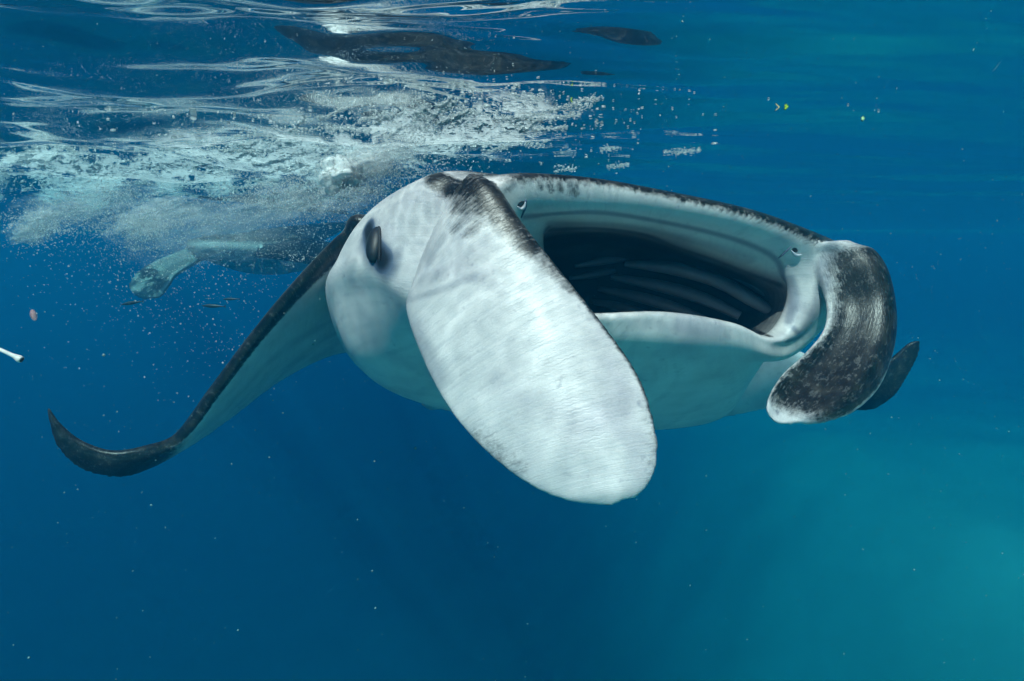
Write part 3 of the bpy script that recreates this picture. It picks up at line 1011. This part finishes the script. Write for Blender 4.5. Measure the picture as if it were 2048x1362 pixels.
# lacy film of foam stretched over the underside of the surface
ff = Mat('foam_film')
tc = ff.n('TexCoord')
dn = ff.n('Attribute', attribute_name='froth')
wp = ff.n('TexNoise', i_Scale=3.0, i_Detail=3.0)
ff.l(tc.outputs['Object'], wp.inputs['Vector'])
wv = ff.n('VectorMath', operation='MULTIPLY_ADD')
ff.l(wp.outputs['Color'], wv.inputs[0]); wv.inputs[1].default_value = (0.35, 0.5, 0.0); ff.l(tc.outputs['Object'], wv.inputs[2])
sk = ff.n('Mapping'); sk.inputs['Scale'].default_value = (0.75, 1.25, 0.0); sk.inputs['Rotation'].default_value = (0, 0, R(-16))
ff.l(wv.outputs[0], sk.inputs['Vector'])
fa = ff.n('TexNoise', i_Scale=4.2, i_Detail=9.0, i_Roughness=0.66); ff.l(sk.outputs[0], fa.inputs['Vector'])
fb = ff.n('TexNoise', i_Scale=9.0, i_Detail=6.0, i_Roughness=0.6); ff.l(sk.outputs[0], fb.inputs['Vector'])
ridge = ff.math('SUBTRACT', 1.0, ff.math('MULTIPLY', ff.math('ABSOLUTE', ff.math('SUBTRACT', fb.outputs['Fac'], 0.5)), 12.0), clamp=True)
fc = ff.n('TexNoise', i_Scale=110.0, i_Detail=3.0); ff.l(tc.outputs['Object'], fc.inputs['Vector'])
al = ff.math('ADD', ff.math('MULTIPLY', ff.math('SUBTRACT', fa.outputs['Fac'], 0.5), 5.0), ff.math('MULTIPLY', ridge, 0.75))
al = ff.math('ADD', al, ff.math('MULTIPLY', ff.math('SUBTRACT', fc.outputs['Fac'], 0.5), 0.9))
al = ff.math('SUBTRACT', ff.math('ADD', al, ff.math('MULTIPLY', dn.outputs['Fac'], 1.5)), 0.72)
al = ff.math('MULTIPLY', ff.math('MULTIPLY', al, 2.2, clamp=True), ff.math('MULTIPLY', dn.outputs['Fac'], 3.0, clamp=True))
df = ff.n('BsdfDiffuse'); df.inputs[0].default_value = (0.9, 0.91, 0.91, 1)
tl = ff.n('BsdfTranslucent'); tl.inputs[0].default_value = (0.9, 0.92, 0.92, 1)
m1 = ff.n('MixShader', i_0=0.65); ff.l(df.outputs[0], m1.inputs[1]); ff.l(tl.outputs[0], m1.inputs[2])
tp = ff.n('BsdfTransparent')
m2 = ff.n('MixShader'); ff.l(al, m2.inputs[0]); ff.l(tp.outputs[0], m2.inputs[1]); ff.l(m1.outputs[0], m2.inputs[2])
ff.l(m2.outputs[0], ff.out.inputs['Surface'])
nx, ny = 260, 260
gx = np.linspace(-1, 1, nx); gx = -1.4 + 2.4 * gx + 1.6 * np.sign(gx) * gx ** 4
gy = 0.8 + 7.5 * np.linspace(0, 1, ny) ** 1.8
GX, GY = np.meshgrid(gx, gy)
GZ = wave(GX, GY) - 0.004
# where the water is broken: over and behind the head, and in a band trailing off to the left
ci = np.linalg.inv(CMn)
cc = np.stack([GX, GY, GZ], -1) @ ci[:3, :3].T + ci[:3, 3]
PX, PY = 1024 + F * cc[..., 0] / np.maximum(-cc[..., 2], .05), 681 - F * cc[..., 1] / np.maximum(-cc[..., 2], .05)


def blob(x, y, sx, sy, tilt=0.0):
    a, b_ = PX - x, PY - y + tilt * (PX - x)
    return np.exp(-0.5 * ((a / sx) ** 2 + (b_ / sy) ** 2))


den = np.maximum.reduce([0.95 * blob(240, 385, 250, 48, .16), 0.95 * blob(620, 315, 190, 40, .14), 0.85 * blob(1040, 250, 120, 36, .1), 0.8 * blob(820, 270, 110, 36, .1),
                         0.7 * blob(80, 330, 90, 22), 0.55 * blob(1180, 215, 50, 26), 0.75 * blob(400, 440, 220, 22)])
den = den * (1 - 0.6 * blob(705, 325, 70, 26)) * (1 - 0.8 * blob(675, 225, 90, 30)) * (1 - 0.97 * sstep(930, 1240, PX + 30 * fbm2(GX, GY, 33, ((2.5, 1.0),)))) * sstep(120, 190, PY)
den = den * (1 - sstep(330, 425, PY + 38 * fbm2(PX / 300, PX / 700, 31, ((1.0, 1.0), (2.7, .6)))))
V = np.stack([GX, GY, GZ], -1).reshape(-1, 3)
i = np.arange(ny - 1)[:, None] * nx + np.arange(nx - 1)[None]
Q = np.stack([i, i + 1, i + nx + 1, i + nx], -1).reshape(-1, 4)
keep = den.reshape(-1)[Q].max(axis=1) > 0.06
film = big_mesh('foam_film', V, Q[keep], ff.m)
film.data.attributes.new('froth', 'FLOAT', 'POINT').data.foreach_set('value', den.reshape(-1).astype(np.float32))
tag(film, 'lacy white foam film stretched over the broken water surface', 'foam', kind='stuff')

# clouds of fine air bubbles beaten into the water
clouds = [  # centre pixel, depth, spread (px, px, m), count, radius
    ((690, 345), 2.05, (46, 28, .16), 1500, .0015), ((760, 320), 2.05, (60, 28, .16), 1500, .0014), ((720, 390), 2.1, (60, 42, .15), 2400, .0012),
    ((830, 290), 2.0, (36, 30, .12), 1200, .0013), ((560, 420), 2.7, (110, 40, .35), 3000, .0016), ((290, 455), 2.7, (50, 34, .2), 2200, .0019),
    ((60, 462), 2.6, (34, 20, .2), 400, .0022), ((85, 445), 2.6, (34, 18, .2), 300, .0022), ((140, 430), 2.7, (60, 30, .25), 1200, .0018),
    ((400, 500), 2.8, (130, 55, .4), 2200, .0014), ((420, 620), 2.2, (110, 90, .4), 900, .0011), ((250, 360), 2.9, (170, 45, .4), 2200, .0018),
    ((540, 340), 2.6, (130, 40, .4), 2200, .0016), ((600, 470), 2.5, (60, 40, .3), 1500, .0014),
]
pc, pr = [], []
for (x, y), d, (sx, sy, sz), n, r_ in clouds:
    n = int(n * 1.1)
    k_ = 14                                   # ragged: many small puffs instead of one ball
    cx_, cy_, cd_ = rs.normal(0, .8, k_), rs.normal(0, .8, k_), rs.normal(0, .8, k_)
    sg_ = rs.uniform(.18, .75, k_)
    sel = rs.choice(k_, n, p=(lambda q_: q_ / q_.sum())(rs.uniform(.2, 1, k_)))
    ex_, ey_ = rs.standard_t(4, n), rs.standard_t(4, n)
    X_ = x + sx * (cx_[sel] + sg_[sel] * (1.5 * ex_ + .6 * ey_)); Y_ = y + sy * (cy_[sel] + sg_[sel] * (.8 * ey_ - .35 * ex_))
    Dd = np.clip(d + sz * (cd_[sel] + sg_[sel] * rs.normal(0, 1, n)), d - 3 * sz, d + 3 * sz)
    w_ = cw(np.stack([(X_ - 1024) / F * Dd, (681 - Y_) / F * Dd, Dd], -1))
    pc.append(w_); pr.append(np.minimum(r_ * rs.lognormal(0, .5, n), .0030))
pc, pr = np.concatenate(pc), np.concatenate(pr)
ok = pc[:, 2] < wave(pc[:, 0], pc[:, 1]) - .004
cloud = swarm('bubble_cloud', pc[ok], pr[ok], fm.m, 'oct')
tag(cloud, 'milky cloud of fine air bubbles behind the head and wing', 'bubbles', kind='stuff')

# soft white plumes where air is driven down: nested ragged shells of froth
pl = Mat('froth_plume')
tc = pl.n('TexCoord')
n1 = pl.n('TexNoise', i_Scale=16.0, i_Detail=8.0, i_Roughness=0.7, i_Distortion=0.6); pl.l(tc.outputs['Object'], n1.inputs['Vector'])
lw = pl.n('LayerWeight', i_Blend=0.5)
core = pl.math('POWER', pl.math('SUBTRACT', 1.0, lw.outputs['Facing'], clamp=True), 1.0)
am = pl.n('Attribute', attribute_name='froth')
al = pl.math('MULTIPLY', pl.math('SUBTRACT', n1.outputs['Fac'], 0.34), 4.5, clamp=True)
al = pl.math('MULTIPLY', pl.math('MULTIPLY', al, core), am.outputs['Fac'], clamp=True)
df = pl.n('BsdfDiffuse'); df.inputs[0].default_value = (0.93, 0.94, 0.94, 1)
tl = pl.n('BsdfTranslucent'); tl.inputs[0].default_value = (0.93, 0.94, 0.94, 1)
m1 = pl.n('MixShader', i_0=0.3); pl.l(df.outputs[0], m1.inputs[1]); pl.l(tl.outputs[0], m1.inputs[2])
tp = pl.n('BsdfTransparent')
m2 = pl.n('MixShader'); pl.l(al, m2.inputs[0]); pl.l(tp.outputs[0], m2.inputs[1]); pl.l(m1.outputs[0], m2.inputs[2])
pl.l(m2.outputs[0], pl.out.inputs['Surface'])
PVs, PFs, PAs, off = [], [], [], 0
for (x, y), d, rx, ry, rd, amt in (((684, 348), 1.92, 44, 30, .09, 2.8), ((735, 328), 1.98, 62, 32, .12, .7), ((790, 305), 2.05, 60, 34, .14, .3), ((700, 385), 2.15, 80, 46, .16, .30),
                                   ((285, 452), 2.8, 62, 36, .18, .5), ((330, 425), 2.9, 90, 30, .2, .45), ((58, 466), 2.7, 30, 22, .10, .75), ((88, 442), 2.7, 26, 26, .10, .65), ((150, 425), 2.9, 70, 24, .2, .35),
                                   ((480, 430), 2.9, 140, 34, .3, .32), ((600, 400), 2.6, 110, 40, .25, .35), ((420, 470), 3.0, 150, 36, .3, .22), ((200, 400), 3.2, 150, 34, .3, .3), ((400, 495), 2.9, 120, 40, .25, .13), ((520, 480), 2.8, 90, 34, .2, .14)):
    c_ = cw(cpx(x, y, d)); s_ = d / F
    for sh, f_ in ((1.0, .55), (.74, .8), (.45, 1.0)):
        V_, Fc = ellipsoid((0, 0, 0), (np.array([1., 0, 0]), np.array([0, 1., 0]), np.array([0, 0, 1.])), 40, 26)
        nz_ = np.array([noise.fractal(Vector(v_ * 1.7) + Vector((x * .37, y * .21, sh * 5)), 1.0, 2.0, 4) for v_ in V_])
        V_ = V_ * (sh * (1 + 0.42 * nz_))[:, None] * np.array([rx * s_, rd, ry * s_])
        V_[:, 2] += 0.18 * V_[:, 0]
        V_ = V_ + c_
        V_[:, 2] = np.minimum(V_[:, 2], wave(V_[:, 0], V_[:, 1]) - .006)
        PVs.append(V_); PFs += [tuple(k + off for k in f) for f in Fc]; PAs.append(np.full(len(V_), amt * f_)); off += len(V_)
plume = big_mesh('froth_plume', np.concatenate(PVs), np.array(PFs), pl.m)
plume.data.attributes.new('froth', 'FLOAT', 'POINT').data.foreach_set('value', np.concatenate(PAs).astype(np.float32))
tag(plume, 'soft white froth plumes driven under the surface behind the head', 'froth', kind='stuff')

# single large bubbles caught under the surface, one object each
bm = bmesh.new()
bmesh.ops.create_icosphere(bm, subdivisions=2, radius=1.0)
for v_ in bm.verts:
    if v_.co.z > 0.25: v_.co.z = 0.25 + (v_.co.z - 0.25) * 0.25
bub_me = bpy.data.meshes.new('air_bubble')
bm.to_mesh(bub_me); bm.free()
bub_me.materials.append(bb.m)
bub_me.polygons.foreach_set('use_smooth', [True] * len(bub_me.polygons))
spots = [(46, 310, 9), (58, 306, 9), (53, 318, 9), (40, 320, 7), (66, 316, 7), (81, 316, 8), (167, 272, 9), (143, 289, 3), (175, 283, 4), (162, 297, 4), (196, 291, 4), (228, 295, 5), (224, 308, 4),
         (273, 296, 7), (306, 276, 7), (318, 283, 8), (330, 276, 7), (348, 271, 8), (362, 270, 5), (397, 270, 9), (412, 275, 5), (425, 262, 4), (386, 231, 9), (456, 246, 4), (442, 240, 3), (98, 326, 6), (59, 331, 6),
         (66, 336, 5), (87, 335, 5), (41, 343, 6), (20, 346, 7), (28, 345, 6), (5, 340, 9), (12, 347, 8), (115, 340, 7), (122, 349, 6), (100, 348, 5), (2, 334, 7), (468, 232, 4), (505, 240, 4), (540, 238, 4), (480, 288, 9), (470, 285, 6),
         (497, 276, 5), (620, 217, 6), (652, 206, 4), (640, 195, 3), (762, 158, 6), (757, 238, 6), (1194, 244, 5), (1204, 247, 5), (1142, 226, 4), (1345, 217, 3), (1537, 198, 3), (1696, 210, 3), (1757, 222, 3), (1353, 234, 3), (1261, 240, 3), (1269, 245, 3)]
sp = surf_pts([a[0] for a in spots], [a[1] for a in spots])
for (x, y, r_), c_ in zip(spots, sp):
    o = bpy.data.objects.new('air_bubble', bub_me)
    dd = float(np.linalg.norm(c_[:2]))
    rad = r_ * 0.62 * dd / F
    o.location = (c_[0], c_[1], c_[2] - rad * 0.6)
    o.scale = (rad * random.uniform(.95, 1.25), rad * random.uniform(.9, 1.2), rad * random.uniform(.75, .95))
    o.rotation_euler.z = random.uniform(0, 6)
    col.objects.link(o)
    if x > 1300: tag(o, 'tiny white air bubble at the calm surface near the seaweed bits', 'bubble', 'tiny bubbles near the seaweed')
    elif x > 560: tag(o, 'silvery air bubble against the dark mirrored patches above the head', 'bubble', 'bubbles above the head')
    elif y < 300: tag(o, 'round silvery air bubble strung along the upper edge of the foam', 'bubble', 'bubbles along the foam edge')
    else: tag(o, 'silvery air bubble clustered in the froth far from the head', 'bubble', 'bubbles clustered in the froth')

# drifting specks of plankton
n = 8000
Dd = rs.uniform(.55, 1, n) ** 1.5 * 4.2
X_ = rs.uniform(-40, 2090, n); Y_ = np.clip(rs.normal(620, 430, n), 5, 1400)
w_ = cw(np.stack([(X_ - 1024) / F * Dd, (681 - Y_) / F * Dd, Dd], -1))
ok = w_[:, 2] < -.02
sr = rs.lognormal(math.log(.0010), .45, n) * np.where(rs.uniform(size=n) > .985, 2.6, 1)
pm = simple_mat('plankton_pale', (0.26, 0.38, 0.36), 0.7)
sn = swarm('plankton_specks', w_[ok], sr[ok], pm, 'oct')
tag(sn, 'tiny pale plankton specks drifting through the water', 'plankton', kind='stuff')

# ------------------------------------------------------------------ small drifting things
weed_g = simple_mat('seaweed_green', (0.42, 0.62, 0.04), 0.5, scale=200.0)
weed_b = simple_mat('seaweed_tan', (0.60, 0.48, 0.22), 0.5, scale=200.0)


def sp1(px, py, dz=-.01):
    p_ = surf_pts(np.array([px]), np.array([py]))[0]
    return Vector((p_[0], p_[1], p_[2] + dz))


def at_depth_of(px, py, ref):
    """pixel at the same camera depth as a world point"""
    d = -(CM.inverted() @ ref).z
    return wpx(px, py, d)


def weed_part(name, keys, rad, mat, ref, parent, flat=.35):
    V_, Fc = tube([at_depth_of(x, y, ref) for x, y in keys], [r__ * 1.7 for r__ in rad], 8, 6, flat + .3)
    return mesh_obj(name, V_, Fc, mat, parent)


px2m = lambda p_: -(CM.inverted() @ p_).z / F
ref = sp1(1120, 200); s_ = px2m(ref)
r_ = empty('seaweed_ribbon', ref)
tag(r_, 'curved yellow green seaweed blade lying among the white foam', 'seaweed')
weed_part('blade', [(1092, 195), (1108, 191), (1124, 191), (1138, 196), (1145, 205)], [s_ * .8, s_ * 1.8, s_ * 2.2, s_ * 2, s_ * .9], weed_g, ref, r_)
ref = sp1(1563, 214); s_ = px2m(ref)
r_ = empty('seaweed_sprig', ref)
tag(r_, 'bright green seaweed sprig with two thin tan stems', 'seaweed')
weed_part('leaf', [(1564, 197), (1570, 202), (1572, 208), (1570, 213)], [s_ * 1.2, s_ * 2, s_ * 2, s_ * 1.5], weed_g, ref, r_)
weed_part('leaf', [(1570, 209), (1573, 213), (1570, 219)], [s_ * 1.5, s_ * 3, s_ * 1.5], weed_g, ref, r_)
weed_part('stem', [(1570, 210), (1562, 212), (1551, 221)], [s_ * 1.2, s_ * 1, s_ * .8], weed_b, ref, r_)
weed_part('stem', [(1570, 209), (1560, 206), (1554, 203)], [s_ * 1.2, s_ * 1, s_ * .8], weed_b, ref, r_)
ref = sp1(1658, 207); s_ = px2m(ref)
V_, Fc = tube([at_depth_of(x, y, ref) for x, y in ((1651, 205), (1656, 204), (1661, 204), (1665, 205))], [s_ * 1.2, s_ * 3, s_ * 4, s_ * 3.6], 8, 5, .3)
tag(mesh_obj('leaf_scrap', V_, Fc, weed_b), 'tiny tan leaf scrap floating alone between the seaweed bits', 'leaf')
ref = sp1(1748, 236); s_ = px2m(ref)
r_ = empty('seaweed_twig', ref)
tag(r_, 'thin pale green forked seaweed twig floating level', 'seaweed')
tw_m = simple_mat('seaweed_pale', (0.42, 0.66, 0.32), 0.5, scale=200.0)
weed_part('stem', [(1732, 232), (1745, 231.5), (1760, 231.5), (1774, 232)], [s_ * 1.2, s_ * 1.3, s_ * 1.2, s_ * 1.6], tw_m, ref, r_, 1.0)
weed_part('branch', [(1734, 232), (1729, 235), (1724, 241)], [s_ * 1.1, s_ * 1.1, s_ * 1.5], tw_m, ref, r_, 1.0)
weed_part('leaf', [(1722, 226), (1726, 227), (1730, 228)], [s_ * 1.5, s_ * 2.4, s_ * 1.4], weed_b, ref, r_)

# white stick poking in at the left
D_ = 0.95
s_ = D_ / F
st_m = simple_mat('stick_white', (0.74, 0.72, 0.68), 0.45, scale=120.0)
r_ = empty('white_stick', wpx(-40, 680, D_))
tag(r_, 'thin white stick with a flared hollow end, alone in blue water', 'stick')
V_, Fc = tube([wpx(-160, 631, D_ + .05), wpx(-60, 672, D_ + .02), wpx(0, 699, D_), wpx(22, 709, D_), wpx(31, 713, D_), wpx(38, 717, D_), wpx(43, 719.5, D_)],
              [s_ * 3.4, s_ * 3.4, s_ * 3.6, s_ * 3.9, s_ * 5, s_ * 7, s_ * 6.2], 16, 8)
rod = mesh_obj('rod', V_, Fc, st_m, r_)
ax_ = (wpx(43, 719.5, D_) - wpx(31, 713, D_)).normalized()
u1 = ax_.orthogonal().normalized(); u2 = ax_.cross(u1)
V_, Fc = ellipsoid(wpx(43.5, 720, D_), (u1 * s_ * 4.8, u2 * s_ * 4.8, ax_ * s_ * 1.6), 14, 8)
mesh_obj('hollow_end', V_, Fc, simple_mat('stick_hole', (0.03, 0.03, 0.035), 0.6), r_)

# small pink jelly near the lens
pj = Mat('jelly_pink')
pj.b.inputs['Base Color'].default_value = (0.62, 0.36, 0.33, 1)
pj.b.inputs['Roughness'].default_value = 0.6
lw = pj.n('LayerWeight', i_Blend=0.5)
nz = pj.n('TexNoise', i_Scale=300.0)
pj.l(pj.math('SUBTRACT', 0.55, pj.math('MULTIPLY', lw.outputs['Facing'], 0.75), clamp=True), pj.b.inputs['Alpha'])
pj.l(pj.mix(nz.outputs['Fac'], (0.70, 0.42, 0.38), (0.52, 0.30, 0.28)), pj.b.inputs['Base Color'])
D_ = .5; s_ = D_ / F
c_ = wpx(67, 630, D_)
V_, Fc = ellipsoid(c_, (Vector((s_ * 6.5, 0, s_ * 1.2)), Vector((0, s_ * 6.5, 0)), Vector((-s_ * 1.6, 0, s_ * 12))), 20, 14)
tag(mesh_obj('jelly_speck', V_, Fc, pj.m), 'small blurry pink oval jelly drifting in open blue water', 'jelly')

# slim dark fish far below the bubbles
fish_m = simple_mat('fish_dark', (0.02, 0.03, 0.035), 0.4)
for i_, (x0, y0, x1, y1, d, lab) in enumerate((
        (242, 609, 288, 602, 3.4, 'slim dark fish just below the rolled lobe of the distant manta'),
        (446, 598, 480, 598, 3.6, 'small slim dark fish swimming higher of the two under the bubbles'),
        (404, 611, 452, 613, 3.6, 'longer slim dark fish swimming lower of the two under the bubbles'))):
    a_, b_ = wpx(x0, y0, d), wpx(x1, y1, d)
    L_ = (b_ - a_).length
    f = empty('slim_fish', (a_ + b_) / 2)
    tag(f, lab, 'fish', 'slim dark fish in the distance')
    V_, Fc = tube([a_, a_.lerp(b_, .25), a_.lerp(b_, .5), a_.lerp(b_, .8), a_.lerp(b_, .9)], [L_ * .012, L_ * .055, L_ * .06, L_ * .025, L_ * .012], 10, 6, 1.25)
    mesh_obj('fish_body', V_, Fc, fish_m, f)
    e = a_.lerp(b_, .88)
    upv = Vector((0, 0, 1)); dr = (b_ - a_).normalized(); th = dr.cross(upv).normalized() * L_ * .008
    pts_ = [e, b_ + upv * L_ * .07, b_ - dr * L_ * .03, b_ - upv * L_ * .07]
    V_ = [tuple(p_ + k * th) for k in (-1, 1) for p_ in pts_]
    mesh_obj('tail_fin', V_, [(0, 1, 2, 3), (7, 6, 5, 4), (0, 4, 5, 1), (1, 5, 6, 2), (2, 6, 7, 3), (3, 7, 4, 0)], fish_m, f, smooth=False)
